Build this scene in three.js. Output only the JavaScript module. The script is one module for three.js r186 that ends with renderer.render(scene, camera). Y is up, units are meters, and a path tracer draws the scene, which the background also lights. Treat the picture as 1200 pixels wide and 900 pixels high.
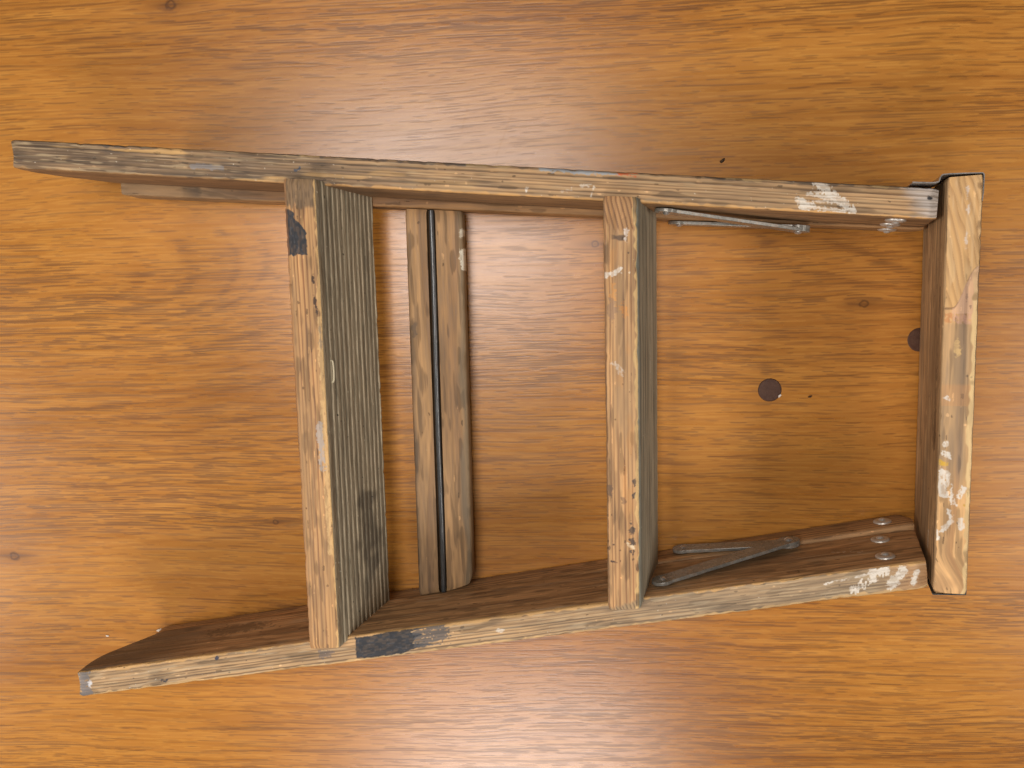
import * as THREE from 'three';
import { mergeGeometries } from 'three/addons/utils/BufferGeometryUtils.js';
import { RectAreaLightUniformsLib } from 'three/addons/lights/RectAreaLightUniformsLib.js';

// ------------------------------------------------------------------ camera, light, exposure
// Working axes while measuring: x right along the ladder, y across it, z up from the front face of the
// legs.  W() turns them into the scene's metres (y up, table top at y = 0).
const TZ = 0.1109;
const W = (x, y, z) => new THREE.Vector3(x, z + TZ, -y);
const scene = new THREE.Scene();
const camera = new THREE.PerspectiveCamera(50.51, 4 / 3, 0.05, 20);
camera.position.copy(W(-0.0367, 0.0787, 0.6474));
camera.up.set(0.01722, -0.11666, -0.99302);
camera.lookAt(W(-0.0367 - 0.07099, 0.0787 - 0.11516, 0.6474 - 0.99081));
scene.add(camera);

const renderer = new THREE.WebGLRenderer({ antialias: true });
renderer.setSize(1024, 768);
renderer.toneMapping = THREE.LinearToneMapping;
renderer.toneMappingExposure = 1.03;
renderer.shadowMap.enabled = true;

RectAreaLightUniformsLib.init();
scene.background = new THREE.Color().setRGB(0.032, 0.031, 0.030);      // bounced light of the room
// ceiling troffers: [x, y, height over the table, size x, size y, intensity]
const LAMPS = [
  [-0.44, 0.31, 1.9, 0.85, 0.75, 10.0],
  [-0.26, -1.75, 1.9, 0.9, 0.9, 12.5],
  [2.10, -0.55, 1.9, 0.6, 1.2, 18.0],
  [-3.2, -0.9, 1.9, 0.6, 1.2, 44.0],
];
for (const [x, y, h, sx, sy, I] of LAMPS) {
  const l = new THREE.RectAreaLight(0xfff3ea, I, sx, sy);
  l.position.set(x, h, -y);
  l.lookAt(x, 0, -y - 0.0001);
  scene.add(l);
}

// ------------------------------------------------------------------ helpers
function rng(seed) { let s = seed >>> 0; return () => { s = (s + 0x6D2B79F5) >>> 0; let t = Math.imul(s ^ (s >>> 15), 1 | s); t = (t + Math.imul(t ^ (t >>> 7), 61 | t)) ^ t; return ((t ^ (t >>> 14)) >>> 0) / 4294967296; }; }
const PERM = new Uint8Array(512), VAL = new Float32Array(256);
{ const r = rng(7); const p = [...Array(256).keys()]; for (let i = 255; i > 0; i--) { const j = Math.floor(r() * (i + 1)); [p[i], p[j]] = [p[j], p[i]]; } for (let i = 0; i < 512; i++) PERM[i] = p[i & 255]; for (let i = 0; i < 256; i++) VAL[i] = r() * 2 - 1; }
const fade = t => t * t * (3 - 2 * t);
function n2(x, y) {                                                   // value noise, -1 .. 1
  const xi = Math.floor(x), yi = Math.floor(y), fx = fade(x - xi), fy = fade(y - yi);
  const a = PERM[xi & 255], b = PERM[(xi + 1) & 255], y0 = yi & 255, y1 = (yi + 1) & 255;
  const v00 = VAL[PERM[a + y0]], v10 = VAL[PERM[b + y0]], v01 = VAL[PERM[a + y1]], v11 = VAL[PERM[b + y1]];
  const p = v00 + (v10 - v00) * fx, q = v01 + (v11 - v01) * fx;
  return p + (q - p) * fy;
}
function n3(x, y, z) {
  const zi = Math.floor(z), fz = fade(z - zi), o0 = PERM[zi & 255] * 17.13, o1 = PERM[(zi + 1) & 255] * 17.13;
  const a = n2(x + o0, y + o0 * 0.37), b = n2(x + o1, y + o1 * 0.37);
  return a + (b - a) * fz;
}
const fbm2 = (x, y) => n2(x, y) * 0.55 + n2(x * 2.1 + 9.2, y * 2.1 + 3.7) * 0.3 + n2(x * 4.3 + 1.7, y * 4.3 + 8.1) * 0.15;
const sm = (a, b, x) => { const t = Math.min(1, Math.max(0, (x - a) / (b - a))); return t * t * (3 - 2 * t); };
const lin = v => v <= 0.04045 ? v / 12.92 : Math.pow((v + 0.055) / 1.055, 2.4);
const C = (r, g, b) => [lin(r / 255), lin(g / 255), lin(b / 255)];    // an sRGB colour as linear albedo
const ENC = new Uint8Array(4097);
for (let i = 0; i <= 4096; i++) { const v = i / 4096; ENC[i] = Math.round(255 * (v <= 0.0031308 ? v * 12.92 : 1.055 * Math.pow(v, 1 / 2.4) - 0.055)); }
const enc = v => ENC[v <= 0 ? 0 : v >= 1 ? 4096 : Math.round(v * 4096)];
function tex(data, w, h, srgb) {
  const t = new THREE.DataTexture(data, w, h, THREE.RGBAFormat);
  t.magFilter = THREE.LinearFilter; t.minFilter = THREE.LinearMipmapLinearFilter; t.generateMipmaps = true;
  t.wrapS = t.wrapT = THREE.RepeatWrapping;
  if (srgb) t.colorSpace = THREE.SRGBColorSpace;
  t.needsUpdate = true; return t;
}
function mixInto(o, c, k) { o.r += (c[0] - o.r) * k; o.g += (c[1] - o.g) * k; o.b += (c[2] - o.b) * k; }
function part(name, geo, mat, parent, label) {
  const m = new THREE.Mesh(geo, mat); m.name = name; m.castShadow = m.receiveShadow = true;
  if (label) m.userData.label = label;
  parent.add(m); return m;
}

// ------------------------------------------------------------------ the tabletop
const TAB = { x0: -0.82, x1: 0.60, y0: -0.60, y1: 0.52 };
const KNOTS = [[-0.598, -0.1755, 1], [-0.3265, -0.1417, 0.55], [0.229, 0.058, 0.8], [-0.0118, 0.1182, 0.7], [-0.3956, 0.346, 1]];
// one pore row after another, each dash about a millimetre thick
function dashes(x, y, f, fx, seed, lo, hi) {
  const u = y * f + seed * 0.37, k = Math.floor(u), h = PERM[(k * 13 + seed) & 255] + (PERM[((k >> 4) + seed * 5) & 255] & 15);
  const fr = u - k + 0.22 * n2(x * 30 + h, k * 1.7), v = n2(x * fx + h * 7.31, h * 3.17 + 0.5), w = n2(x * fx * 0.23 + h * 3.3, h * 1.7 + 9.5);
  return sm(lo, hi, v + 0.45 * w) * (1 - sm(0.16, 0.36, Math.abs(fr - 0.5)));
}
function plugMat() {
  const n = 128, d = new Uint8Array(n * n * 4), e = new Uint8Array(n * n * 4), o = { r: 0, g: 0, b: 0 };
  for (let j = 0; j < n; j++) for (let i = 0; i < n; i++) {
    const k = (j * n + i) * 4, a = fbm2(i / 9, j / 9), b = n2(i / 1.7, j / 1.7); [o.r, o.g, o.b] = C(80, 52, 38);
    mixInto(o, C(106, 78, 60), Math.max(0, 0.35 * a + 0.3 * b)); mixInto(o, C(50, 30, 22), Math.max(0, -0.5 * a));
    d[k] = enc(o.r); d[k + 1] = enc(o.g); d[k + 2] = enc(o.b); d[k + 3] = 255; e[k] = 128 + 90 * b; e[k + 1] = 140 + 40 * a; e[k + 3] = 255;
  }
  const am = tex(e, n, n, false); return new THREE.MeshStandardMaterial({ map: tex(d, n, n, true), roughnessMap: am, bumpMap: am, bumpScale: 0.0002, roughness: 1 });
}
function tabletop() {
  const w = 2048, h = 2048, sx = TAB.x1 - TAB.x0, sy = TAB.y1 - TAB.y0;
  const col = new Uint8Array(w * h * 4), aux = new Uint8Array(w * h * 4);
  const light = C(198, 140, 62), mid = C(174, 113, 44), dark = C(122, 73, 26), pore = C(74, 42, 16);
  const o = { r: 0, g: 0, b: 0 };
  for (let j = 0; j < h; j++) for (let i = 0; i < w; i++) {
    const x = TAB.x0 + (i + 0.5) / w * sx, y = TAB.y0 + (j + 0.5) / h * sy;
    let kn = 0, kd = 0, ky = 0;
    for (const [kx, kyy, s] of KNOTS) {
      const dx = (x - kx) / (0.034 * s), dy = (y - kyy) / (0.012 * s), d2 = dx * dx + dy * dy;
      if (d2 < 12) { ky += Math.exp(-d2) * 0.008 * s * Math.sign(dy || 1) * (1 - Math.exp(-dy * dy * 3)); kn = Math.max(kn, s * Math.exp(-d2 * 1.2)); const rr = Math.hypot((x - kx) / 1.25, y - kyy) / (0.0034 * s), q = rr - 1 - 0.25 * n2(x * 400, y * 400); kd = Math.max(kd, Math.exp(-q * q * 7) * 0.9, 0.55 * s * Math.exp(-Math.pow((y - kyy) / 0.0028, 2) - Math.pow((x - kx) / 0.016, 2))); }
    }
    const yw = y - ky + 0.016 * fbm2(x * 2.2 + 3, y * 5 + 1) + 0.0032 * n2(x * 9, y * 26);
    const wx = 0.018 + 0.11 * sm(-0.70, -0.05, x) * sm(-0.75, -0.25, x) + 0.02 * n2(x * 3.1, 4.2);
    const dv = yw - 0.115, wx2 = Math.abs(wx);
    const right = Math.hypot(yw - 0.14, 0.03 + 0.12 * sm(0.30, -0.05, x));      // a second, shallower cathedral inside the frame
    const F = Math.hypot(dv, wx2) * 0.75 + right * 0.25;
    const ringv = F * 105 + 0.7 * n2(x * 2.5, F * 60) + 0.25 * n2(x * 14, y * 60);
    const t = ringv - Math.floor(ringv), id = Math.floor(ringv);
    const strength = 0.5 + 0.5 * VAL[(id * 37 + 11) & 255];
    const early = Math.exp(-Math.pow((t - 0.25) / 0.17, 2)) * (0.25 + 0.75 * strength);
    const yf = y + 0.0016 * n2(x * 14, y * 30) + 0.0045 * n2(x * 4, y * 9) - ky * 0.8;
    const broad = fbm2(x * 1.7 + 20, y * 7 + 5), med = n2(x * 5, yf * 110), fib = n2(x * 16, yf * 420), fib2 = n2(x * 34 + 3, yf * 980);
    const e2 = early - 0.3 + 0.35 * med;
    const band = Math.min(1, Math.max(0, 0.40 + 0.55 * e2 + 0.55 * n2(x * 2.2 + 7, y * 22)));             // pores crowd into bands
    const th = 0.38 - 0.46 * band;
    let por = Math.max(dashes(x, yf, 450, 58, 3, th, th + 0.40), 0.9 * dashes(x, yf + 0.0009, 385, 42, 11, th + 0.06, th + 0.45), 0.7 * dashes(x, yf + 0.0004, 500, 90, 23, th + 0.06, th + 0.36), 0.9 * dashes(x, yf + 0.0015, 300, 16, 41, th + 0.144, th + 0.6));
    const lite = Math.max(dashes(x, yf + 0.0005, 440, 70, 29, 0.05, 0.4), dashes(x, yf + 0.0013, 360, 44, 31, 0.1, 0.45));
    o.r = mid[0]; o.g = mid[1]; o.b = mid[2];
    mixInto(o, light, Math.min(1, Math.max(0, 0.34 + 0.3 * broad + 0.12 * med + 0.1 * fib + 0.42 * lite - 0.15 * (band - 0.4))));
    mixInto(o, dark, Math.min(0.85, Math.max(0, 0.05 + 0.30 * (band - 0.35) - 0.45 * broad - 0.12 * med - 0.1 * fib)));
    mixInto(o, pore, Math.min(0.8, por * (0.36 + 0.26 * band)));
    if (kn > 0) mixInto(o, dark, kn * 0.45);
    if (kd > 0) mixInto(o, pore, Math.min(0.9, kd * 0.9));
    const k = (j * w + i) * 4;
    col[k] = enc(o.r); col[k + 1] = enc(o.g); col[k + 2] = enc(o.b); col[k + 3] = 255;
    let scr = 0;                                                        // two faint old scratches
    for (const [ax, ay, bx, by] of [[-0.075, 0.262, -0.10, 0.20], [-0.125, 0.245, -0.131, 0.222]]) {
      const ux = bx - ax, uy = by - ay, tt = ((x - ax) * ux + (y - ay) * uy) / (ux * ux + uy * uy);
      if (tt > 0 && tt < 1) { const d = Math.abs((x - ax) * uy - (y - ay) * ux) / Math.hypot(ux, uy); if (d < 0.0004) scr = 0.3; }
    }
    aux[k] = Math.round(255 * Math.min(1, Math.max(0, 0.72 - 0.6 * por + 0.15 * fib2 - scr * 0.5)));
    aux[k + 1] = Math.round(255 * Math.min(1, Math.max(0.05, 0.28 + 0.05 * por + 0.02 * fib + 0.03 * fbm2(x * 9, y * 9) + scr * 0.2)));
    aux[k + 2] = 0; aux[k + 3] = 255;
  }
  const map = tex(col, w, h, true), am = tex(aux, w, h, false);
  for (const t of [map, am]) t.wrapS = t.wrapT = THREE.MirroredRepeatWrapping;
  const m = new THREE.MeshPhysicalMaterial({ map, ior: 1.68, roughnessMap: am, roughness: 1, bumpMap: am, bumpScale: 0.00004, metalness: 0 });
  // slab with a rounded edge, u and v in step with the texture
  const BIG = { x0: -1.3, x1: 1.1, y0: -0.85, y1: 0.85 };
  const sh = new THREE.Shape(), r = 0.03;
  sh.moveTo(BIG.x0 + r, BIG.y0); sh.lineTo(BIG.x1 - r, BIG.y0); sh.absarc(BIG.x1 - r, BIG.y0 + r, r, -Math.PI / 2, 0); sh.lineTo(BIG.x1, BIG.y1 - r);
  sh.absarc(BIG.x1 - r, BIG.y1 - r, r, 0, Math.PI / 2); sh.lineTo(BIG.x0 + r, BIG.y1); sh.absarc(BIG.x0 + r, BIG.y1 - r, r, Math.PI / 2, Math.PI); sh.lineTo(BIG.x0, BIG.y0 + r); sh.absarc(BIG.x0 + r, BIG.y0 + r, r, Math.PI, Math.PI * 1.5);
  const g = new THREE.ExtrudeGeometry(sh, { depth: 0.024, bevelEnabled: true, bevelSize: 0.002, bevelThickness: 0.002, bevelSegments: 2, bevelOffset: -0.002 });
  const p = g.attributes.position, uv = g.attributes.uv;
  for (let i = 0; i < p.count; i++) uv.setXY(i, (p.getX(i) - TAB.x0) / sx, (p.getY(i) - TAB.y0) / sy);
  g.rotateX(-Math.PI / 2); g.translate(0, -0.026, 0);
  const top = new THREE.Mesh(g, m); top.name = 'tabletop'; top.receiveShadow = top.castShadow = true;
  top.userData.kind = 'structure';
  top.userData.label = 'orange brown oak grain laminate tabletop under the folded stepladder';
  scene.add(top);
  // two dark plugs let into the top
  const pm = plugMat();
  for (const [px, py, r0] of [[0.1467, -0.0191, 0.0109], [0.2790, 0.0245, 0.0109]]) {
    const lg = new THREE.LatheGeometry([[0, 0.0004], [r0 - 0.0012, 0.0004], [r0 - 0.0006, 0.0002], [r0, -0.0002], [r0, -0.004]].map(q => new THREE.Vector2(...q)), 40);
    lg.translate(px, 0.0001, -py);
    part('hole_plug', lg, pm, top);
  }
  return top;
}
tabletop();

// ------------------------------------------------------------------ boards: solid wood, unwrapped
const RES = 0.00042;
// spec: corners [[a, b, faceTag, chamfer]] (faceTag: the face from this corner to the next), c0/c1(a, b) ends, map(a, b, c) -> [x, y, z]
function board(name, parent, spec, label) {
  const { corners, c0, c1, map, wood, seed, wear = 0.0006 } = spec;
  const pts = [];                                                      // a, b, tag, edge (1 at a corner), face coordinate
  const N = corners.length;
  for (let k = 0; k < N; k++) {
    const A = corners[k], B = corners[(k + 1) % N], P = corners[(k + N - 1) % N];
    const ch = A[3] ?? 0.0012, chB = B[3] ?? 0.0012;
    const L = Math.hypot(B[0] - A[0], B[1] - A[1]), ux = (B[0] - A[0]) / L, uy = (B[1] - A[1]) / L;
    const Lp = Math.hypot(A[0] - P[0], A[1] - P[1]), px = (P[0] - A[0]) / Lp, py = (P[1] - A[1]) / Lp;
    if (ch > 0) {
      const ek = ch >= 0.001 ? 1 : 0.3;
      pts.push([A[0] + px * ch, A[1] + py * ch, P[2], ek === 1 ? 0.6 : 0.31]);
      pts.push([A[0] + (px + ux) * ch * 0.29, A[1] + (py + uy) * ch * 0.29, A[2], ek === 1 ? 1 : 0.32]);
      pts.push([A[0] + ux * ch, A[1] + uy * ch, A[2], ek === 1 ? 0.6 : 0.31]);
    } else pts.push([A[0], A[1], A[2], 0.15]);
    const inner = L - ch - chB, n = spec.fine ? Math.max(1, Math.round(inner / 0.005)) : Math.max(1, Math.round(inner / 0.006));
    for (let q = 1; q < n; q++) { const s = ch + inner * q / n; pts.push([A[0] + ux * s, A[1] + uy * s, A[2], 0]); }
  }
  const M = pts.length, per = [0];
  for (let k = 0; k < M; k++) { const A = pts[k], B = pts[(k + 1) % M]; per.push(per[k] + Math.hypot(B[0] - A[0], B[1] - A[1])); }
  const perim = per[M];
  const edgesAt = []; pts.forEach((p, k) => { if (p[3] === 1) edgesAt.push([per[k], p[0], p[1]]); });
  const am = [Math.min(...pts.map(p => p[0])), Math.max(...pts.map(p => p[0]))], bm = [Math.min(...pts.map(p => p[1])), Math.max(...pts.map(p => p[1]))];
  let lo = 1e9, hi = -1e9; for (const p of pts) { lo = Math.min(lo, c0(p[0], p[1])); hi = Math.max(hi, c1(p[0], p[1])); }
  const len = hi - lo, PAD = 3;
  const tw = Math.ceil(Math.max(len, 2 * (am[1] - am[0]) + 0.01) / RES), ph = Math.ceil(perim / RES), chh = Math.ceil((bm[1] - bm[0]) / RES), th = ph + chh + 4 * PAD;
  const pxv = t => (t / RES + PAD) / th, capRow = ph + 3 * PAD;
  // geometry
  const nc = Math.max(8, Math.round(len / 0.0035)), pos = [], uv = [], idx = [];
  const ca = (am[0] + am[1]) / 2, cb = (bm[0] + bm[1]) / 2;
  const cAt = (p, f) => { const s = c0(p[0], p[1]), e = c1(p[0], p[1]); return s + (e - s) * f; };
  const ring = [];
  for (let i = 0; i <= nc; i++) {
    ring.push([]);
    for (let k = 0; k <= M; k++) {
      const p = pts[k % M]; let c = cAt(p, i / nc), a = p[0], b = p[1];
      if (p[3] > 0.3) {                                                // worn, nicked edges
        const e = edgesAt.findIndex(q => Math.hypot(q[1] - a, q[2] - b) < 0.006);
        const so = seed * 3.7 + e * 11.3;
        const bite = Math.pow(Math.max(0, n2(c * 60 + so, so)), 2) * 0.6 + Math.pow(Math.max(0, n2(c * 190 + so, so + 5) - 0.35), 1.5) * 1.6 + 0.3 * Math.abs(n2(c * 420, so + 9));
        const k2 = wear * bite * (p[3] === 1 ? 1.25 : p[3] > 0.5 ? 0.7 : 0.12), dx = ca - a, dy = cb - b, dl = Math.max(Math.abs(dx), Math.abs(dy));
        a += Math.sign(dx) * Math.min(Math.abs(dx), k2); b += Math.sign(dy) * Math.min(Math.abs(dy), k2);
      } else { const q = 0.00018 * n2(c * 40 + seed, k * 0.7); a += q; b += q * 0.7; }
      if (i === 0 || i === nc) { a += Math.sign(ca - a) * 0.0007; b += Math.sign(cb - b) * 0.0007; }
      const w = map(a, b, c); const v = W(w[0], w[1], w[2]);
      pos.push(v.x, v.y, v.z); uv.push((c - lo) / len * (tw - 2) / tw + 1 / tw, pxv(per[k]));
      ring[i].push([a, b, c]);
    }
  }
  const st = M + 1;
  for (let i = 0; i < nc; i++) for (let k = 0; k < M; k++) { const q = i * st + k; idx.push(q, q + 1, q + st, q + 1, q + st + 1, q + st); }
  const flat = pts.map(p => new THREE.Vector2(p[0], p[1])), tris = THREE.ShapeUtils.triangulateShape(flat, []);
  for (const end of [0, 1]) {
    const base = pos.length / 3, rr = ring[end ? nc : 0];
    for (let k = 0; k < M; k++) {
      const [a, b, c] = rr[k]; const w = map(a, b, c), v = W(w[0], w[1], w[2]); pos.push(v.x, v.y, v.z);
      uv.push(((pts[k][0] - am[0]) / RES + PAD + end * (tw / 2)) / tw, (capRow + (pts[k][1] - bm[0]) / RES) / th);
    }
    for (const t of tris) end ? idx.push(base + t[0], base + t[1], base + t[2]) : idx.push(base + t[0], base + t[2], base + t[1]);
  }
  let g = new THREE.BufferGeometry();
  g.setAttribute('position', new THREE.Float32BufferAttribute(pos, 3)); g.setAttribute('uv', new THREE.Float32BufferAttribute(uv, 2)); g.setIndex(idx);
  { // outward winding by the sign of the volume
    let vol = 0; for (let i = 0; i < idx.length; i += 3) { const a = idx[i] * 3, b = idx[i + 1] * 3, c = idx[i + 2] * 3; vol += pos[a] * (pos[b + 1] * pos[c + 2] - pos[b + 2] * pos[c + 1]) + pos[a + 1] * (pos[b + 2] * pos[c] - pos[b] * pos[c + 2]) + pos[a + 2] * (pos[b] * pos[c + 1] - pos[b + 1] * pos[c]); }
    if (vol < 0) { for (let i = 0; i < idx.length; i += 3) { const t = idx[i]; idx[i] = idx[i + 1]; idx[i + 1] = t; } g.setIndex(idx); }
  }
  g.computeVertexNormals();
  { const nn = g.attributes.normal; for (let i = 0; i <= nc; i++) { const a = i * st, b = i * st + M; const v = new THREE.Vector3(nn.getX(a) + nn.getX(b), nn.getY(a) + nn.getY(b), nn.getZ(a) + nn.getZ(b)).normalize(); nn.setXYZ(a, v.x, v.y, v.z); nn.setXYZ(b, v.x, v.y, v.z); } }
  // texture
  const col = new Uint8Array(tw * th * 4), aux = new Uint8Array(tw * th * 4), o = { r: 0, g: 0, b: 0, h: 0, k: 0 };
  const put = (i, j) => { const q = (j * tw + i) * 4; col[q] = enc(o.r); col[q + 1] = enc(o.g); col[q + 2] = enc(o.b); col[q + 3] = 255; aux[q] = Math.round(255 * Math.min(1, Math.max(0, o.h))); aux[q + 1] = Math.round(255 * Math.min(1, Math.max(0.05, o.k))); aux[q + 2] = o.m ? 255 : 0; aux[q + 3] = 255; };
  for (let j = 0; j < ph + 2 * PAD; j++) {
    let t = (j + 0.5 - PAD) * RES; t = ((t % perim) + perim) % perim;
    let k = 0; while (k < M - 1 && per[k + 1] < t) k++;
    const A = pts[k], B = pts[(k + 1) % M], f = (t - per[k]) / (per[k + 1] - per[k]);
    const a = A[0] + (B[0] - A[0]) * f, b = A[1] + (B[1] - A[1]) * f;
    let ed = 1, ei = 0; edgesAt.forEach((e, q) => { let d = Math.abs(e[0] - t); d = Math.min(d, perim - d); if (d < ed) { ed = d; ei = q; } });
    for (let i = 0; i < tw; i++) {
      const c = lo + (i + 0.5) / tw * len; o.q = 1; wood(o, a, b, c, A[2], ed, ei, Math.min(c - c0(a, b), c1(a, b) - c));
      const k = 1 + 0.6 * (o.q - 1); o.r *= k; o.g *= k; o.b *= k; put(i, j);
    }
  }
  for (let j = ph + 2 * PAD; j < th; j++) for (let i = 0; i < tw; i++) {
    const e = i < tw / 2 ? 0 : 1, a = am[0] + (i + 0.5 - PAD - e * tw / 2) * RES, b = bm[0] + (j + 0.5 - capRow) * RES;
    wood(o, a, b, (e ? c1 : c0)(a, b), e ? 'end1' : 'end0', Math.max(0.0003, Math.min(a - am[0], am[1] - a, b - bm[0], bm[1] - b)), 0, 0); put(i, j);
  }
  const am2 = tex(aux, tw, th, false);
  const mat = new THREE.MeshStandardMaterial({ map: tex(col, tw, th, true), roughnessMap: am2, bumpMap: am2, bumpScale: spec.bump ?? 0.0007, roughness: 1, metalness: 0 });
  return part(name, g, mat, parent, label);
}

// Douglas fir as a solid: growth rings round an axis along c, plus what age and use have done to it
// w: { ring: [a0, b0, spacing], early, late, ... }
function fir(w) {
  const { ring: [ra, rb, sp], early, late, seed = 1, wob = 0.0012, lateK = 0.75, nicks = 26 } = w;
  return (o, a, b, c) => {
    const wa = a + wob * n2(c * 7 + seed, seed * 2.3) + wob * 0.35 * n2(c * 26 + seed, b * 40), wb = b + wob * 2.2 * n2(c * 4 + seed * 3, 7.7);
    const r = Math.hypot(wa - ra, wb - rb) + 0.0012 * n2(c * 3.1, seed + b * 20);
    const ph = r / sp + 0.35 * n2(r / sp * 0.6, seed), t = ph - Math.floor(ph);
    const id = VAL[(Math.floor(ph) * 29 + seed * 7) & 255];
    const l = (sm(0.45, 0.86, t) * (1 - sm(0.93, 1, t))) * (0.75 + 0.25 * id);
    const f1 = n3(c * 24, a * 560 + seed, b * 560), f2 = n3(c * 80, a * 1000, b * 1000 + seed);
    o.r = early[0]; o.g = early[1]; o.b = early[2];
    mixInto(o, late, Math.min(1, Math.max(0, l * lateK + 0.1 * f1)));
    const gr = sm(0.3, 0.6, n2(c * 48 + seed, (a + b) * 330) + 0.3 * f2) * 0.3;
    let q = (1 + 0.16 * f1 + 0.12 * f2 + 0.12 * n2(c * 9, a * 150 + b * 150)) * (1 - gr);
    // dents and scuffs, dark and pale, a millimetre or two across
    const s = a + b, gx = c / 0.0075, gy = s / 0.0033, ix = Math.floor(gx), iy = Math.floor(gy), hs = PERM[(PERM[(ix + seed * 13) & 255] + iy + (ix >> 8) * 7) & 255];
    if (hs < nicks) {
      const h2 = PERM[(PERM[(ix * 3 + 5 + seed) & 255] + iy * 3) & 255] / 255, h3 = PERM[(PERM[(iy * 5 + 77) & 255] + ix) & 255] / 255;
      const d = Math.hypot((gx - ix - 0.3 - 0.4 * h2) / (0.12 + 0.34 * h3 * h3), (gy - iy - 0.3 - 0.4 * h3) / (0.1 + 0.26 * h2 * h2)) + 0.5 * n2(c * 900, s * 900);
      const k = 1 - sm(0.75, 1.0, d); q *= hs < nicks * 0.6 ? 1 - 0.42 * k : 1 + 0.34 * k; o.nick = hs < nicks * 0.6 ? k : 0;
    } else o.nick = 0;
    o.r *= q; o.g *= q; o.b *= q; o.q = q;
    o.h = 0.55 + 0.32 * l + 0.1 * f1 + 0.08 * f2 - 0.3 * o.nick; o.k = 0.62 + 0.1 * f2 - 0.05 * l;
    o.l = l; o.f = f1;
  };
}
// paint, tape and dirt: shapes in (c, p) on one face
const seg = (c, p, c0, p0, c1, p1) => { const u = c1 - c0, v = p1 - p0, t = Math.min(1, Math.max(0, ((c - c0) * u + (p - p0) * v) / (u * u + v * v || 1))); return Math.hypot(c - c0 - u * t, p - p0 - v * t); };
function dab(o, c, p, d, col, { rough = 0.0012, scratch = 0, along = 1, seed = 0, height = 0.12, k = 0.55, soft = 0.0005, a = 1 } = {}) {
  // d: signed distance (m) to the dab's outline, negative inside
  if (d > 0.004) return;
  const e = d + rough * (n2(c * 420 + seed, p * 420) + 0.6 * n2(c * 1100 + seed, p * 1100));
  let al = 1 - sm(-soft, soft, e);
  if (al <= 0) return;
  if (scratch) { const s = n2((along ? c * 130 : c * 900) + seed * 3, (along ? p * 900 : p * 130) + seed) * 0.6 + n2(c * 700 + seed, p * 700) * 0.5 - 0.25 * (o.l ?? 0); al *= sm(scratch - 0.75, scratch - 0.45, s + Math.min(0.5, -d * 80)); }
  if (col[0] < 0.04) { al *= 0.9 + 0.1 * sm(-0.4, 0.2, n2(c * 300 + seed, p * 600)); const k = 1 + 0.45 * Math.max(0, n2(c * 420, p * 520 + seed)) + 0.9 * sm(0.55, 0.75, n2(c * 640 + 9, p * 640)); col = [col[0] * k, col[1] * k, col[2] * k]; }
  if (col[0] > 0.55) al *= 0.5 + 0.4 * sm(-0.5, 0.25, n2(c * 260 + seed, p * 900) + 0.5 * n2(c * 1300, p * 1300 + seed));
  mixInto(o, col, al * a); o.h += height * al; o.k += (k - o.k) * al;
}
const WHITE = C(220, 215, 203), BLACK = C(34, 36, 40), HONEY = C(206, 160, 98), GREY = C(136, 114, 86), DGREY = C(78, 72, 65);
function flecks(o, c, p, density, col, seed, size = 1) {                 // specks of old paint, uneven in size and crowding
  const gx = c / (0.0042 * size), gy = p / (0.0036 * size), ix = Math.floor(gx), iy = Math.floor(gy);
  const hsh = PERM[(PERM[(PERM[(ix + seed * 31) & 255] + iy) & 255] + (ix >> 8) + seed) & 255] / 255;
  const dens = density * 0.42 * Math.max(0, 0.7 + 1.6 * n2(c * 23 + seed, p * 60));
  if (hsh > dens) return;
  const h2 = PERM[(PERM[(ix * 3 + 17 + seed) & 255] + iy) & 255] / 255, h3 = PERM[(PERM[(iy * 5 + 91 + seed) & 255] + ix) & 255] / 255, h4 = PERM[(PERM[(iy + 7) & 255] + ix * 3 + seed) & 255] / 255;
  const an = h4 * 6.28, dx = (gx - ix - 0.25 - 0.5 * h2), dy = (gy - iy - 0.25 - 0.5 * h3), u = dx * Math.cos(an) + dy * Math.sin(an), v = dy * Math.cos(an) - dx * Math.sin(an);
  const r = 0.05 + 0.17 * h4 * h4 * h4, d = Math.hypot(u, v * (1 + 2 * h2)) + 0.05 * n2(c * 3000, p * 3000);
  if (d < r) { mixInto(o, col, 0.8); o.h += 0.08; }
}

// ------------------------------------------------------------------ the ladder
const ladder = new THREE.Group(); ladder.name = 'step_ladder'; scene.add(ladder);
ladder.position.copy(W(-0.1, -0.02, -TZ));
ladder.userData = { label: 'folded weathered wooden stepladder with two treads lying on the tabletop', category: 'stepladder' };
const inv = ladder.position.clone().negate();
// parts are measured in the scene's axes; shift them to the ladder's base
function settle(m) { m.geometry.translate(inv.x, inv.y, inv.z); return m; }

const TH = 0.0231, DEP = 0.0759;
const topOuter = x => 0.1676 - 0.0871 * x, botOuter = x => -(0.2005 - 0.1388 * x);
const topInner = x => topOuter(x) - TH, botInner = x => botOuter(x) + TH;
const capLine = z => 0.2455 + (0.0094 - z) * Math.tan(0.2697);
const footEnd = z => -0.4695 + 0.036 * Math.pow(sm(-0.012, -0.09, z), 1.3) * 1.25;

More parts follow.
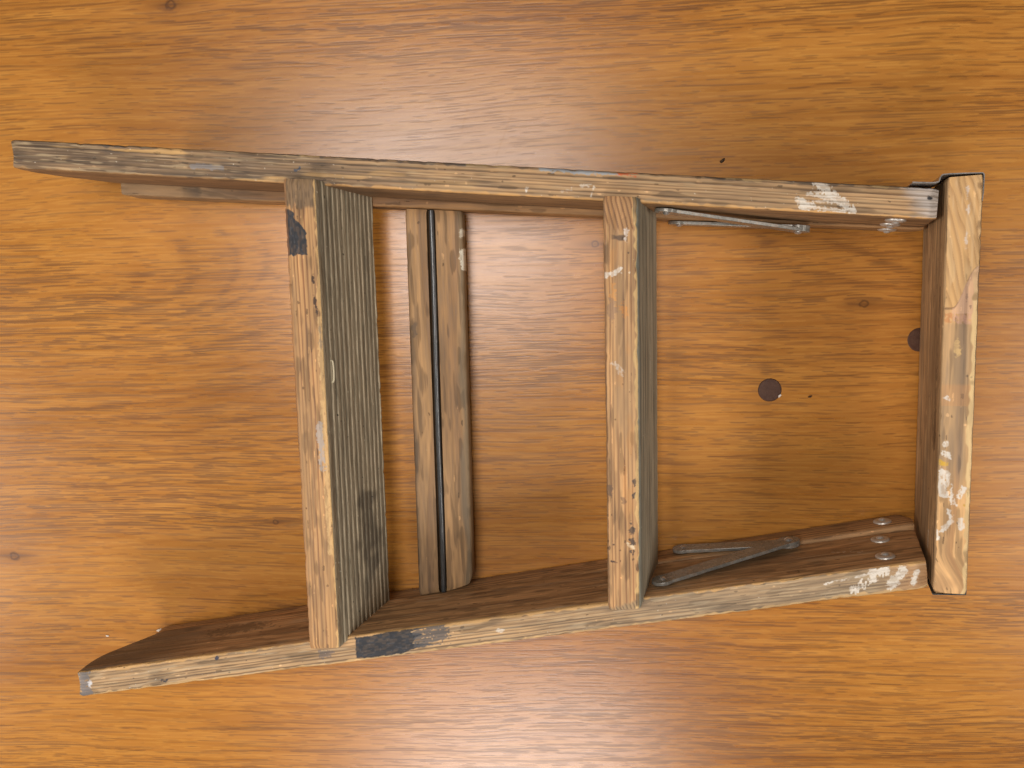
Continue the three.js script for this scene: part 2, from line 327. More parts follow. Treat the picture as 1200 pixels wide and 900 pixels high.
// front legs: a = 0 at the inner face .. TH at the outer face, b = 0 at the front .. -DEP at the back
const legCorners = [[0, 0, 'front', 0.0014], [TH, 0, 'outer', 0.0014], [TH, -DEP, 'back', 0.0015], [0, -DEP, 'inner', 0.0015]];
{ // upper leg in the photograph
  const base = fir({ ring: [0.09, -0.02, 0.0029], early: C(178, 144, 102), late: C(92, 66, 44), seed: 3, wob: 0.0006 });
  const innerW = fir({ ring: [0.09, -0.02, 0.0036], early: C(160, 124, 84), late: C(104, 76, 50), seed: 3, wob: 0.0009 });
  settle(board('front_leg', ladder, {
    corners: legCorners, c0: (a, b) => footEnd(b) - 0.0135 - 0.002 * Math.abs(a / TH - 0.5) * 2, c1: (a, b) => capLine(b) - 0.0045 - 0.001 * (1 - a / TH),
    map: (a, b, c) => [c, topInner(c) + a, b], seed: 1.3, wear: 0.0010,
    wood: (o, a, b, c, tag, ed, ei, end) => {
      (tag === 'inner' ? innerW : base)(o, a, b, c);
      const s = tag === 'front' ? a : b;
      const big = fbm2(c * 9 + 4, s * 60 + 2), fine = n2(c * 90, s * 700);
      // grey weathering, heaviest at the foot
      const wz = sm(-0.02, -0.33, c);
      if (tag === 'front') {
        mixInto(o, GREY, Math.min(0.7, Math.max(0, 0.12 + 0.45 * wz + 0.3 * big + 0.1 * fine)));
        mixInto(o, C(74, 60, 48), Math.min(0.85, Math.max(0, wz * 0.62 + 0.45 * big * (0.4 + wz) + 0.25 * n2(c * 30 + 8, s * 300) - 0.12)));
        mixInto(o, C(60, 62, 66), 0.6 * sm(0.25, 0.6, fbm2(c * 28 + 40, s * 120)) * sm(-0.22, -0.42, c));
        mixInto(o, C(168, 144, 108), 0.5 * sm(0.4, 0.75, n2(c * 70 + 3, s * 800) + 0.25 * o.l));
      } else if (tag === 'inner') {
        mixInto(o, C(104, 82, 62), Math.min(0.8, Math.max(0, 0.2 + 0.6 * big + 0.35 * wz + 0.3 * fine)));
        if (b < -0.06) mixInto(o, C(70, 52, 36), 0.35);
      } else { mixInto(o, C(88, 74, 60), 0.55 + 0.3 * big); }
      if (ed < 0.0035) {
        const e = ed - 0.0012 - 0.0008 * n2(c * 45 + ei * 7, ei) - 0.0011 * n2(c * 240, ei + 3);
        if (ei === 0) mixInto(o, HONEY, 0.75 * (1 - sm(-0.0006, 0.0006, e)) * (0.35 + 0.65 * sm(-0.36, -0.1, c)));
        if (ei === 1) { mixInto(o, C(66, 62, 60), 0.75 * (1 - sm(-0.0006, 0.0008, e)) * sm(-0.5, 0.1, n2(c * 35, 9))); mixInto(o, C(190, 160, 110), 0.7 * sm(0.55, 0.7, n2(c * 55, 2)) * (1 - sm(-0.0005, 0.0005, e))); }
      }
      if (tag === 'front') {
        dab(o, c, a, seg(c, a, 0.154, 0.0225, 0.1795, 0.0025) - 0.0036, WHITE, { scratch: 0.15, along: 0, seed: 2, rough: 0.0017 });
        dab(o, c, a, seg(c, a, 0.143, 0.0045, 0.175, 0.0018) - 0.0024, WHITE, { scratch: 0.3, seed: 4, rough: 0.0018 });
        dab(o, c, a, seg(c, a, 0.139, 0.0095, 0.145, 0.005) - 0.0028, WHITE, { scratch: 0.25, seed: 6, rough: 0.0015 });
        dab(o, c, a, seg(c, a, 0.151, 0.012, 0.164, 0.010) - 0.005, WHITE, { scratch: 0.72, seed: 7, rough: 0.0015, a: 0.8 });
        // silver overspray at the cap end
        const sp = sm(0.2155, 0.236, c + (a - 0.011) * 0.45 + 0.004 * fine); mixInto(o, C(190, 186, 182), 0.8 * sp * (1 - 0.35 * o.l)); if (sp > 0.5) o.k = 0.45;
        dab(o, c, a, Math.hypot((c - 0.2365) * 0.6, a - 0.0155) - 0.0011, BLACK, { rough: 0.0004, seed: 9 });
        // blue-grey and orange daubs by the outer edge
        dab(o, c, a, seg(c, a, -0.055, 0.0225, 0.003, 0.0222) - 0.0022, C(150, 156, 160), { scratch: 0.2, seed: 12 });
        dab(o, c, a, seg(c, a, 0.004, 0.0222, 0.016, 0.0222) - 0.0018, C(190, 96, 50), { scratch: 0.2, seed: 13 });
        dab(o, c, a, seg(c, a, -0.040, 0.006, -0.018, 0.0115) - 0.0012, C(214, 206, 190), { scratch: 0.6, a: 0.7, seed: 15 });
        dab(o, c, a, seg(c, a, -0.018, 0.003, -0.0155, 0.011) - 0.0004, C(214, 206, 190), { rough: 0.0008, seed: 16 });
        dab(o, c, a, seg(c, a, -0.068, 0.004, -0.067, 0.0065) - 0.0009, WHITE, { rough: 0.0008, seed: 17 });
        dab(o, c, a, seg(c, a, -0.335, 0.010, -0.311, 0.0095) - 0.0019, C(140, 138, 138), { rough: 0.001, seed: 18, a: 0.75 });
        dab(o, c, a, seg(c, a, -0.25, 0.0105, -0.247, 0.0125) - 0.0012, C(66, 72, 84), { rough: 0.001, seed: 19 });
        { const st = n2(c * 26 + 5, a * 1050), s2 = n2(c * 70 + 9, a * 1300 + 4), df = sm(0.0, -0.36, c);
          mixInto(o, C(52, 44, 38), sm(0.25, 0.7, st + 0.2 * big) * (0.10 + 0.6 * df)); mixInto(o, C(190, 170, 134), sm(0.32, 0.7, s2) * (0.2 + 0.3 * df));
          mixInto(o, C(206, 166, 106), df * sm(0.5, 0.7, n2(c * 34 + 77, a * 260)) * 0.8); }
        o.r *= 1 - 0.42 * o.l; o.g *= 1 - 0.44 * o.l; o.b *= 1 - 0.46 * o.l;
        flecks(o, c, a, 0.16, C(214, 204, 184), 3); if (c > 0.1) flecks(o, c, a, 0.2, C(222, 216, 204), 5, 0.7); if (c < -0.2) flecks(o, c, a, 0.2, C(196, 186, 168), 8, 0.7);
      }
      if (tag === 'inner') flecks(o, c, b, 0.03, C(170, 160, 140), 4);
    },
  }));
}
{ // lower leg in the photograph
  const base = fir({ ring: [0.10, -0.015, 0.0030], early: C(186, 152, 108), late: C(112, 84, 56), seed: 11, wob: 0.0010 });
  const innerW = fir({ ring: [0.06, -0.045, 0.0042], early: C(200, 160, 114), late: C(128, 94, 62), seed: 11, wob: 0.0012, lateK: 0.6 });
  settle(board('front_leg', ladder, {
    corners: legCorners, c0: (a, b) => footEnd(b) + 0.002 - 0.002 * Math.abs(a / TH - 0.5) * 2, c1: (a, b) => capLine(b) - 0.0045 + 0.002 * (a / TH),
    map: (a, b, c) => [c, botInner(c) - a, b], seed: 8.1, wear: 0.0012,
    wood: (o, a, b, c, tag, ed, ei, end) => {
      (tag === 'inner' ? innerW : base)(o, a, b, c);
      const s = tag === 'front' ? a : b, big = fbm2(c * 9 + 14, s * 60 + 22), fine = n2(c * 90 + 7, s * 700);
      const wz = sm(-0.12, 0.12, c);
      if (tag === 'front') {
        mixInto(o, C(148, 132, 108), Math.min(0.8, Math.max(0, 0.05 + 0.6 * wz + 0.25 * big + 0.1 * fine)));
        mixInto(o, C(98, 86, 72), Math.min(0.7, Math.max(0, 0.3 * big + 0.25 * n2(c * 22 + 3, s * 150) - 0.05 + 0.12 * wz)));
        mixInto(o, C(196, 178, 146), 0.4 * sm(0.35, 0.7, n2(c * 60 + 3, s * 700)));
        mixInto(o, C(70, 60, 50), sm(0.2, 0.6, n2(c * 28 + 15, a * 1050) + 0.2 * big) * 0.25); mixInto(o, C(206, 184, 146), sm(0.35, 0.7, n2(c * 64 + 9, a * 1250 + 4)) * 0.35);
        { const k = 1 - 0.36 * o.l * (1 - 0.4 * wz); o.r *= k; o.g *= k; o.b *= k; }
      } else if (tag === 'inner') {
        mixInto(o, C(132, 104, 74), Math.min(0.8, Math.max(0, 0.15 + 0.8 * big + 0.35 * fine))); mixInto(o, C(190, 166, 134), 0.5 * sm(0.45, 0.75, n2(c * 18 + 4, b * 240) + 0.35 * n2(c * 90, b * 600)));
        mixInto(o, C(84, 74, 64), 0.75 * sm(-0.33, -0.42, c + 0.03 * big));
        dab(o, c, b, Math.hypot((c + 0.345) * 0.35, b + 0.052) - 0.010, C(48, 36, 28), { rough: 0.004, seed: 30, a: 0.6, soft: 0.003, height: 0 });
        mixInto(o, C(150, 118, 76), 0.5 * sm(0.5, 0.8, n2(c * 30, b * 350) - 0.2));
      } else mixInto(o, C(96, 82, 66), 0.55 + 0.3 * big);
      if (ed < 0.005) {
        const e = ed - 0.0015 - 0.0011 * n2(c * 40 + ei * 7, ei + 4) - 0.0012 * n2(c * 220, ei + 3);
        if (ei === 0 || ei === 1) mixInto(o, ei ? C(206, 172, 120) : C(200, 160, 102), 0.85 * (1 - sm(-0.0006, 0.0006, e)));
      }
      if (tag === 'front') {
        // black tape, torn at its right end and lower edge
        const dt = Math.max(-0.221 - c, c + 0.1655 - 0.012 * n2(a * 300, 3) - 0.0, 0.0015 - a + 0.0012 * n2(c * 120, 2), a - 0.0205 + 0.004 * sm(-0.19, -0.155, c) + 0.0012 * n2(c * 90, 5));
        dab(o, c, a, dt, C(46, 49, 54), { rough: 0.0006, seed: 21, height: 0.15, k: 0.75 });
        dab(o, c, a, Math.max(-0.172 - c, c + 0.14, a - 0.018), C(70, 72, 76), { scratch: 0.55 + 10 * Math.max(0, c + 0.16), seed: 23, a: 0.8 });
        flecks(o, c, a, 0.1, C(190, 190, 188), 21, 0.6);
        dab(o, c, a, Math.hypot((c + 0.0985) * 0.7, a - 0.0125) - 0.0018, WHITE, { rough: 0.001, seed: 24 });
        dab(o, c, a, Math.max(-0.468 - c, c + 0.4575, 0.0 - a), C(112, 112, 116), { rough: 0.002, seed: 25, scratch: 0.2, a: 0.8 });
        dab(o, c, a, Math.hypot((c + 0.4585) * 1.2, (a - 0.012) * 0.6) - 0.0026, C(214, 218, 222), { rough: 0.0013, scratch: 0.2, seed: 26 });
        dab(o, c, a, Math.hypot(c + 0.343, a - 0.0035) - 0.0014, C(60, 60, 74), { seed: 27 }); dab(o, c, a, Math.hypot((c + 0.391) * 0.5, a - 0.0185) - 0.0015, C(60, 56, 58), { seed: 28 });
        dab(o, c, a, Math.hypot((c + 0.248) * 0.6, a - 0.012) - 0.004, C(92, 88, 90), { seed: 29, a: 0.6, rough: 0.002 });
        // white paint near the cap
        dab(o, c, a, seg(c, a, 0.187, 0.017, 0.211, 0.004) - 0.0042, WHITE, { scratch: 0.52, along: 0, seed: 31, rough: 0.002 });
        dab(o, c, a, seg(c, a, 0.200, 0.0035, 0.212, 0.0028) - 0.0025, WHITE, { scratch: 0.25, seed: 35, rough: 0.0015 });
        dab(o, c, a, seg(c, a, 0.165, 0.0085, 0.196, 0.0055) - 0.0008, WHITE, { scratch: 0.3, seed: 32, rough: 0.0007 });
        dab(o, c, a, seg(c, a, 0.217, 0.0165, 0.2245, 0.006) - 0.0042, WHITE, { scratch: 0.12, seed: 33, rough: 0.0017 });
        dab(o, c, a, seg(c, a, 0.2335, 0.016, 0.2355, 0.0095) - 0.0028, WHITE, { scratch: 0.15, seed: 34, rough: 0.0012 });
        if (c > 0.2) mixInto(o, C(196, 140, 84), 0.4 * (o.r < 0.45 ? 1 : 0) * sm(0.2, 0.24, c));
        flecks(o, c, a, 0.06, BLACK, 11); flecks(o, c, a, 0.08, C(220, 214, 200), 13, 0.8);
      } else if (tag === 'inner') {
        dab(o, c, b, seg(c, b, 0.186, -0.045, 0.207, -0.038) - 0.0024, C(200, 186, 164), { scratch: 0.66, seed: 41, rough: 0.0022, a: 0.85 });
        flecks(o, c, b, 0.03, C(170, 160, 140), 14);
      }
    },
  }));
}
// rear legs, folded flat behind the front ones
const rearCorners = [[0, 0, 'near', 0.0015], [0.0205, 0, 'outer', 0.0015], [0.0205, -0.0326, 'back', 0.0015], [0, -0.0326, 'inner', 0.002]];
const rearTop = x => 0.140 - 0.0742 * x, rearBot = x => -(0.1778 - 0.1565 * x), RZ = -0.0779;
for (const up of [1, 0]) {
  const w0 = fir({ ring: [0.012, 0.05, 0.0048], early: up ? C(168, 128, 84) : C(192, 152, 106), late: up ? C(92, 62, 38) : C(112, 82, 56), seed: 20 + up * 3, wob: 0.0018, lateK: 0.75 });
  settle(board('rear_leg', ladder, {
    corners: rearCorners, c0: (a, b) => up ? -0.4385 : -0.4468, c1: (a, b) => capLine(RZ + b) - 0.0035 - 0.010 * sm(-0.012, -0.0336, b),
    map: (a, b, c) => [c, up ? rearTop(c) + a : rearBot(c) - a, RZ + b], seed: 15 + up, wear: 0.0008,
    wood: (o, a, b, c, tag, ed, ei) => {
      w0(o, a, b, c);
      const big = fbm2(c * 8 + 31 + up * 9, b * 70 + a * 50);
      const wz = sm(-0.28, -0.40, c);
      if (up) {
        const gr = wz * 0.85;
        mixInto(o, C(138, 118, 92), 0.8 * gr); mixInto(o, C(84, 68, 52), 0.3 * gr * sm(0.0, 0.5, n2(c * 10 + 3, b * 170) + 0.5 * n2(c * 45, b * 420)));
        { const u = b / 0.0075 + 1.3 * n2(c * 9 + 2, b * 30) + 0.3 * n2(c * 40, b * 90), t = u - Math.floor(u); mixInto(o, C(70, 60, 50), wz * 0.65 * sm(0.5, 0.85, t) * (1 - sm(0.92, 1, t))); if (c < -0.4375) mixInto(o, C(80, 64, 48), 0.6); }
        mixInto(o, C(164, 130, 88), 0.5 * sm(0.0, 0.005, b + 0.0235 - 0.32 * Math.max(0, c + 0.438) + 0.004 * big));
        dab(o, c, b, Math.hypot((c + 0.203) * 0.5, b + 0.017) - 0.010, C(58, 55, 52), { rough: 0.004, soft: 0.003, seed: 51, a: 0.7, height: 0 });
        mixInto(o, C(120, 110, 96), 0.3 * sm(0.1, 0.5, big));
      } else mixInto(o, C(126, 98, 70), Math.min(0.7, Math.max(0, 0.1 + 0.6 * big)));
      if (ed < 0.0025) mixInto(o, up ? C(150, 118, 80) : C(92, 66, 44), 0.4 * (1 - sm(0.0006, 0.0016, ed)));
    },
  }));
}

// treads: a along the thickness, b from the nose to the back
function treadMap(x, z, th) { const ct = Math.cos(th), st = Math.sin(th); return (a, b, c) => [x + a * ct + b * st, c, z + a * st - b * ct]; }
const GREEN = C(156, 145, 121), GREEN2 = C(118, 110, 92), LINE = C(212, 200, 170);
{ // first tread, broad with routed grooves
  const TT = 0.0292, DP = 0.0946, x0 = -0.2594, z0 = 0.0067, th = 0.2488, ct = Math.cos(th), st = Math.sin(th);
  const xs = (a, b) => x0 + a * ct + b * st;
  const cs = [[0, 0, 'nose', 0.0015], [TT, 0, 'tread', 0.0022]];
  const G = []; for (let k = 0; k < 12; k++) G.push(0.0085 + k * 0.00735);
  for (const g of G) cs.push([TT, g - 0.0014, 'groove', 0], [TT - 0.0008, g - 0.0005, 'groove', 0], [TT - 0.0008, g + 0.0005, 'groove', 0], [TT, g + 0.0014, 'tread', 0]);
  cs.push([TT, DP, 'back', 0.0016], [0, DP, 'under', 0.0016]);
  const base = fir({ ring: [-0.09, 0.02, 0.0032], early: C(190, 148, 98), late: C(122, 80, 48), seed: 31, wob: 0.0004, lateK: 0.95 });
  settle(board('tread', ladder, {
    corners: cs, fine: true, c0: (a, b) => botInner(xs(a, b)) - 0.0035, c1: (a, b) => topInner(xs(a, b)) + 0.003,
    map: treadMap(x0, z0, th), seed: 22, wear: 0.0013,
    wood: (o, a, b, c, tag, ed, ei) => {
      base(o, a, b, c);
      const big = fbm2(c * 10 + 3, a * 80 + b * 40);
      if (tag === 'nose') {
        mixInto(o, C(168, 134, 92), 0.5 * sm(-0.2, 0.5, big)); mixInto(o, C(104, 78, 52), 0.3 * sm(0.25, 0.6, n2(c * 34, a * 240) + 0.4 * n2(c * 120, a * 700)));
        // grey, rough-sawn ends
        const endT = sm(0.146, 0.1495, c + 0.004 * n2(a * 400, c * 60)), endB = sm(-0.2175, -0.222, c - (a / TT - 0.5) * 0.007 + 0.002 * n2(a * 400, c * 60));
        if (endT > 0) { mixInto(o, C(118, 98, 72), endT * 0.85); mixInto(o, C(84, 66, 48), endT * 0.55 * sm(0.0, 0.5, n2(c * 160, a * 1300))); }
        if (endB > 0) mixInto(o, C(150, 136, 112), endB * 0.8);
        // black tape remnant, split towards its upper right
        const lim = 0.0055 + 0.013 * sm(0.147, 0.125, c) - 0.0025 * n2(c * 260, 4) * sm(0.118, 0.13, c);
        dab(o, c, a, Math.max(c - 0.146, 0.1095 + 0.0012 * n2(a * 500, 2) - c, a - lim), C(44, 47, 52), { rough: 0.0005, seed: 61, k: 0.75 });
        // knocked, pale streak near the tread side
        dab(o, c, a, seg(c, a, 0.06, TT - 0.003, -0.13, TT - 0.004) - 0.0022 - 0.0012 * n2(c * 60, 3), C(214, 180, 124), { rough: 0.001, scratch: 0.1, seed: 62, a: 0.8 });
        dab(o, c, a, seg(c, a, -0.025, TT - 0.0075, -0.062, TT - 0.0070) - 0.0028, C(170, 162, 154), { scratch: 0.3, rough: 0.0016, seed: 63, a: 0.8 });
        dab(o, c, a, seg(c, a, 0.052, TT - 0.003, 0.036, TT - 0.002) - 0.002, C(150, 132, 106), { scratch: 0.3, rough: 0.0016, seed: 64, a: 0.7 });
        for (const [dc, da] of [[0.075, 0.006], [0.066, 0.005], [0.090, 0.007]]) dab(o, c, a, Math.hypot((c - dc) * 0.4, a - TT + da) - 0.0012, C(70, 48, 30), { seed: 65, rough: 0.001 });
        flecks(o, c, a, 0.04, C(92, 60, 34), 31);
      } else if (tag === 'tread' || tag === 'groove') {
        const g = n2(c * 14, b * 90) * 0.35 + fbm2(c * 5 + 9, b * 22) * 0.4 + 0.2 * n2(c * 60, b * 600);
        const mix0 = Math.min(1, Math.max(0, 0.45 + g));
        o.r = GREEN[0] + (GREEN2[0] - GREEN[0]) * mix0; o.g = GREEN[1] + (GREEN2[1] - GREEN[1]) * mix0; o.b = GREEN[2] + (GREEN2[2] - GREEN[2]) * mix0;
        // wear on the right-hand lip of every groove
        let dl = 1; for (const q of G) { const d = b - (q + 0.0017); if (Math.abs(d) < Math.abs(dl)) dl = d; }
        mixInto(o, LINE, Math.max(0.35, 0.75 + 0.3 * n2(c * 24, b * 200) + 0.2 * n2(c * 110, b * 300)) * (1 - sm(0.0005, 0.0011, Math.abs(dl))));
        mixInto(o, C(112, 108, 90), 0.35 * sm(0.2, 0.6, n2(c * 40 + 7, b * 500)));
        const st2 = sm(0.012, 0.0, Math.hypot((c + 0.135) * 0.5, b - 0.058) - 0.012 * (1 + n2(c * 80, b * 80))); mixInto(o, C(52, 49, 44), 0.6 * st2);
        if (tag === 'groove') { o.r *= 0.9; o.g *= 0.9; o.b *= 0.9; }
        if (b < 0.006) mixInto(o, C(120, 96, 64), 0.5 * (1 - sm(0.001, 0.006, b + 0.003 * n2(c * 50, 1))));
        flecks(o, c, b, 0.12, C(206, 200, 178), 32); flecks(o, c, b, 0.14, C(44, 43, 38), 33, 1.3);
        o.h = 0.5 + 0.25 * n2(c * 60, b * 900) + 0.2 * n2(c * 300, b * 1200); o.k = 0.72;
      } else mixInto(o, C(96, 76, 54), 0.6);
      if (ed < 0.005 && ei === 1 && tag === 'nose') { const e = ed - 0.0018 - 0.0012 * n2(c * 38, 6) - 0.0012 * n2(c * 220, 7); mixInto(o, C(214, 176, 116), 0.8 * (1 - sm(-0.0006, 0.0006, e))); }
      if (ed < 0.002 && ei === 0) mixInto(o, C(150, 100, 52), 0.4);
    },
  }, 'broad grooved tread with a dark grey green top and black tape on its nose'));
}
{ // second tread, fine weathered ridges
  const TT = 0.0272, DP = 0.099, x0 = -0.0094, z0 = 0.0077, th = 0.2488, ct = Math.cos(th), st = Math.sin(th);
  const xs = (a, b) => x0 + a * ct + b * st;
  const cs = [[0, 0, 'nose', 0.0015], [TT, 0, 'tread', 0.0026]];
  const G = []; for (let k = 0; k < 12; k++) G.push(0.011 + k * 0.0073);
  for (const g of G) cs.push([TT, g - 0.0009, 'groove', 0], [TT - 0.0006, g, 'groove', 0], [TT, g + 0.0009, 'tread', 0]);
  cs.push([TT, DP, 'back', 0.0016], [0, DP, 'under', 0.0016]);
  const base = fir({ ring: [-0.10, 0.03, 0.0034], early: C(190, 150, 102), late: C(122, 82, 52), seed: 45, wob: 0.0007, lateK: 0.95 });
  settle(board('tread', ladder, {
    corners: cs, fine: true, c0: (a, b) => botInner(xs(a, b)) - 0.0035, c1: (a, b) => topInner(xs(a, b)) + 0.003,
    map: treadMap(x0, z0, th), seed: 27, wear: 0.0014,
    wood: (o, a, b, c, tag, ed, ei) => {
      base(o, a, b, c);
      const big = fbm2(c * 12 + 53, a * 90 + b * 40);
      if (tag === 'nose') {
        mixInto(o, C(176, 144, 104), 0.55 * sm(-0.3, 0.4, big) * sm(-0.16, -0.02, c)); mixInto(o, C(108, 82, 56), 0.3 * sm(0.2, 0.6, n2(c * 30 + 8, a * 240) + 0.4 * n2(c * 110, a * 700)));
        mixInto(o, C(204, 142, 70), 0.25 * sm(0.25, 0.5, fbm2(c * 26 + 3, a * 110 + 8)));
        const endT = sm(0.120, 0.1235, c + 0.009 * (a / TT - 0.6) * (a / TT - 0.6) * -2 + 0.003 * n2(a * 500, c * 60)), endB = sm(-0.180, -0.184, c - (a / TT) * 0.012 + 0.0015 * n2(a * 400, c * 60));
        if (endT > 0) { mixInto(o, C(168, 126, 80), endT * 0.7); const q = (a + (c - 0.13) * 0.25) / 0.0036; mixInto(o, C(100, 68, 42), endT * 0.7 * sm(0.45, 0.8, q - Math.floor(q))); }
        if (endB > 0) { mixInto(o, C(158, 136, 104), endB * 0.85); const q = (a * 1.0 + (c + 0.19) * 0.5) / 0.0033; mixInto(o, C(100, 82, 60), endB * 0.65 * sm(0.4, 0.75, q - Math.floor(q))); }
        const rim = Math.abs(c - (0.1215 - 0.006 * Math.sin(Math.PI * Math.min(1, a / TT)))); mixInto(o, C(70, 56, 48), 0.8 * (1 - sm(0.0008, 0.0024, rim + 0.001 * n2(a * 300, c * 200))) * sm(0.005, 0.009, a) * (1 - sm(0.016, 0.019, a)));
        dab(o, c, a, seg(c, a, 0.121, 0.018, 0.115, 0.0175) - 0.0016, C(214, 208, 200), { rough: 0.0015, seed: 71 });
        dab(o, c, a, seg(c, a, 0.088, 0.0025, 0.091, 0.012) - 0.0022, WHITE, { rough: 0.0017, scratch: 0.1, seed: 72 });
        dab(o, c, a, seg(c, a, 0.019, 0.008, 0.012, 0.013) - 0.0018, WHITE, { a: 0.55, rough: 0.0017, scratch: 0.6, seed: 73 });
        dab(o, c, a, Math.hypot((c - 0.060) * 0.5, a - 0.0155) - 0.0024, C(214, 140, 52), { rough: 0.002, seed: 74, a: 0.7 });
        dab(o, c, a, Math.hypot((c - 0.073) * 0.4, a - 0.008) - 0.0024, C(210, 146, 66), { rough: 0.002, seed: 75, a: 0.6 });
        dab(o, c, a, Math.hypot((c - 0.060) * 0.35, a - 0.006) - 0.003, C(140, 112, 88), { rough: 0.002, seed: 76, a: 0.6 });
        for (const [dc, da, r] of [[-0.113, 0.021, 0.0026], [-0.1075, 0.0205, 0.0016], [-0.123, 0.0208, 0.003], [-0.131, 0.0215, 0.0017], [-0.085, 0.0225, 0.0017], [-0.075, 0.0235, 0.0015]]) dab(o, c, a, Math.hypot((c - dc) * 0.75, a - da) - r * 0.85, C(44, 42, 44), { seed: 77, rough: 0.0016, a: 0.85 });
        dab(o, c, a, seg(c, a, -0.126, 0.017, -0.1275, 0.0215) - 0.0013, C(222, 204, 170), { seed: 78 });
        dab(o, c, a, Math.hypot(c + 0.1265, a - 0.0055) - 0.0008, C(46, 34, 26), { rough: 0.0003 }); dab(o, c, a, seg(c, a, -0.1405, 0.004, -0.141, 0.0085) - 0.0007, C(70, 50, 40), { rough: 0.0006 });
        dab(o, c, a, Math.hypot(c - 0.104, a - 0.0195) - 0.0007, C(34, 28, 24), { rough: 0.0003 });
        dab(o, c, a, Math.hypot((c + 0.083) * 0.6, a - 0.003) - 0.0022, C(96, 74, 58), { seed: 79, a: 0.7 }); dab(o, c, a, Math.hypot((c + 0.089) * 0.6, a - 0.014) - 0.0017, C(96, 74, 58), { seed: 80, a: 0.6 });
        flecks(o, c, a, 0.06, C(86, 58, 36), 41); flecks(o, c, a, 0.05, C(222, 206, 176), 42);
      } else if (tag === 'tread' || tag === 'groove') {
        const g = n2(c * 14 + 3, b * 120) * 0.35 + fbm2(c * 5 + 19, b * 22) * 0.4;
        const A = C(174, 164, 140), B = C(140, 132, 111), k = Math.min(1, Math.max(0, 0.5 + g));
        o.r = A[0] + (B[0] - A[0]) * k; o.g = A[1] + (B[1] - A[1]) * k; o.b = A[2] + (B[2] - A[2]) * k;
        const q = n2(c * 10 + 5, b * 420), q2 = n2(c * 30, b * 1000);
        mixInto(o, C(78, 76, 64), 0.55 * sm(0.05, 0.5, q)); mixInto(o, C(148, 142, 120), 0.35 * sm(0.2, 0.6, q2));
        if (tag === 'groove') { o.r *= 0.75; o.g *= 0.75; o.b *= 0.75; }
        if (b < 0.011) { mixInto(o, C(112, 116, 108), 0.6 * (1 - sm(0.004, 0.010, b + 0.004 * n2(c * 30, 5)))); }
        dab(o, c, b, seg(c, b, 0.030, 0.056, 0.002, 0.058) - 0.0007, C(196, 190, 170), { rough: 0.0008, scratch: 0.2, seed: 81 });
        flecks(o, c, b, 0.03, C(196, 190, 170), 43);
        o.h = 0.5 + 0.3 * q + 0.2 * q2; o.k = 0.75;
      } else mixInto(o, C(104, 84, 60), 0.6);
      if (ed < 0.0055 && ei === 1 && tag === 'nose') { const e = ed - 0.0020 - 0.0016 * n2(c * 42 + 3, 16) - 0.0012 * n2(c * 220, 17); mixInto(o, C(208, 176, 118), 0.8 * (1 - sm(-0.0006, 0.0006, e))); }
      if (ed < 0.003 && ei === 1 && tag === 'nose') mixInto(o, C(70, 54, 38), 0.7 * sm(0.45, 0.65, n2(c * 70, 25)));
      if (ed < 0.0015 && ei === 0) mixInto(o, C(96, 86, 72), 0.4 * sm(-0.2, 0.3, n2(c * 20, 6)));
    },
  }, 'narrower looking tread nearer the cap with a grey green top and pale worn nose'));
}
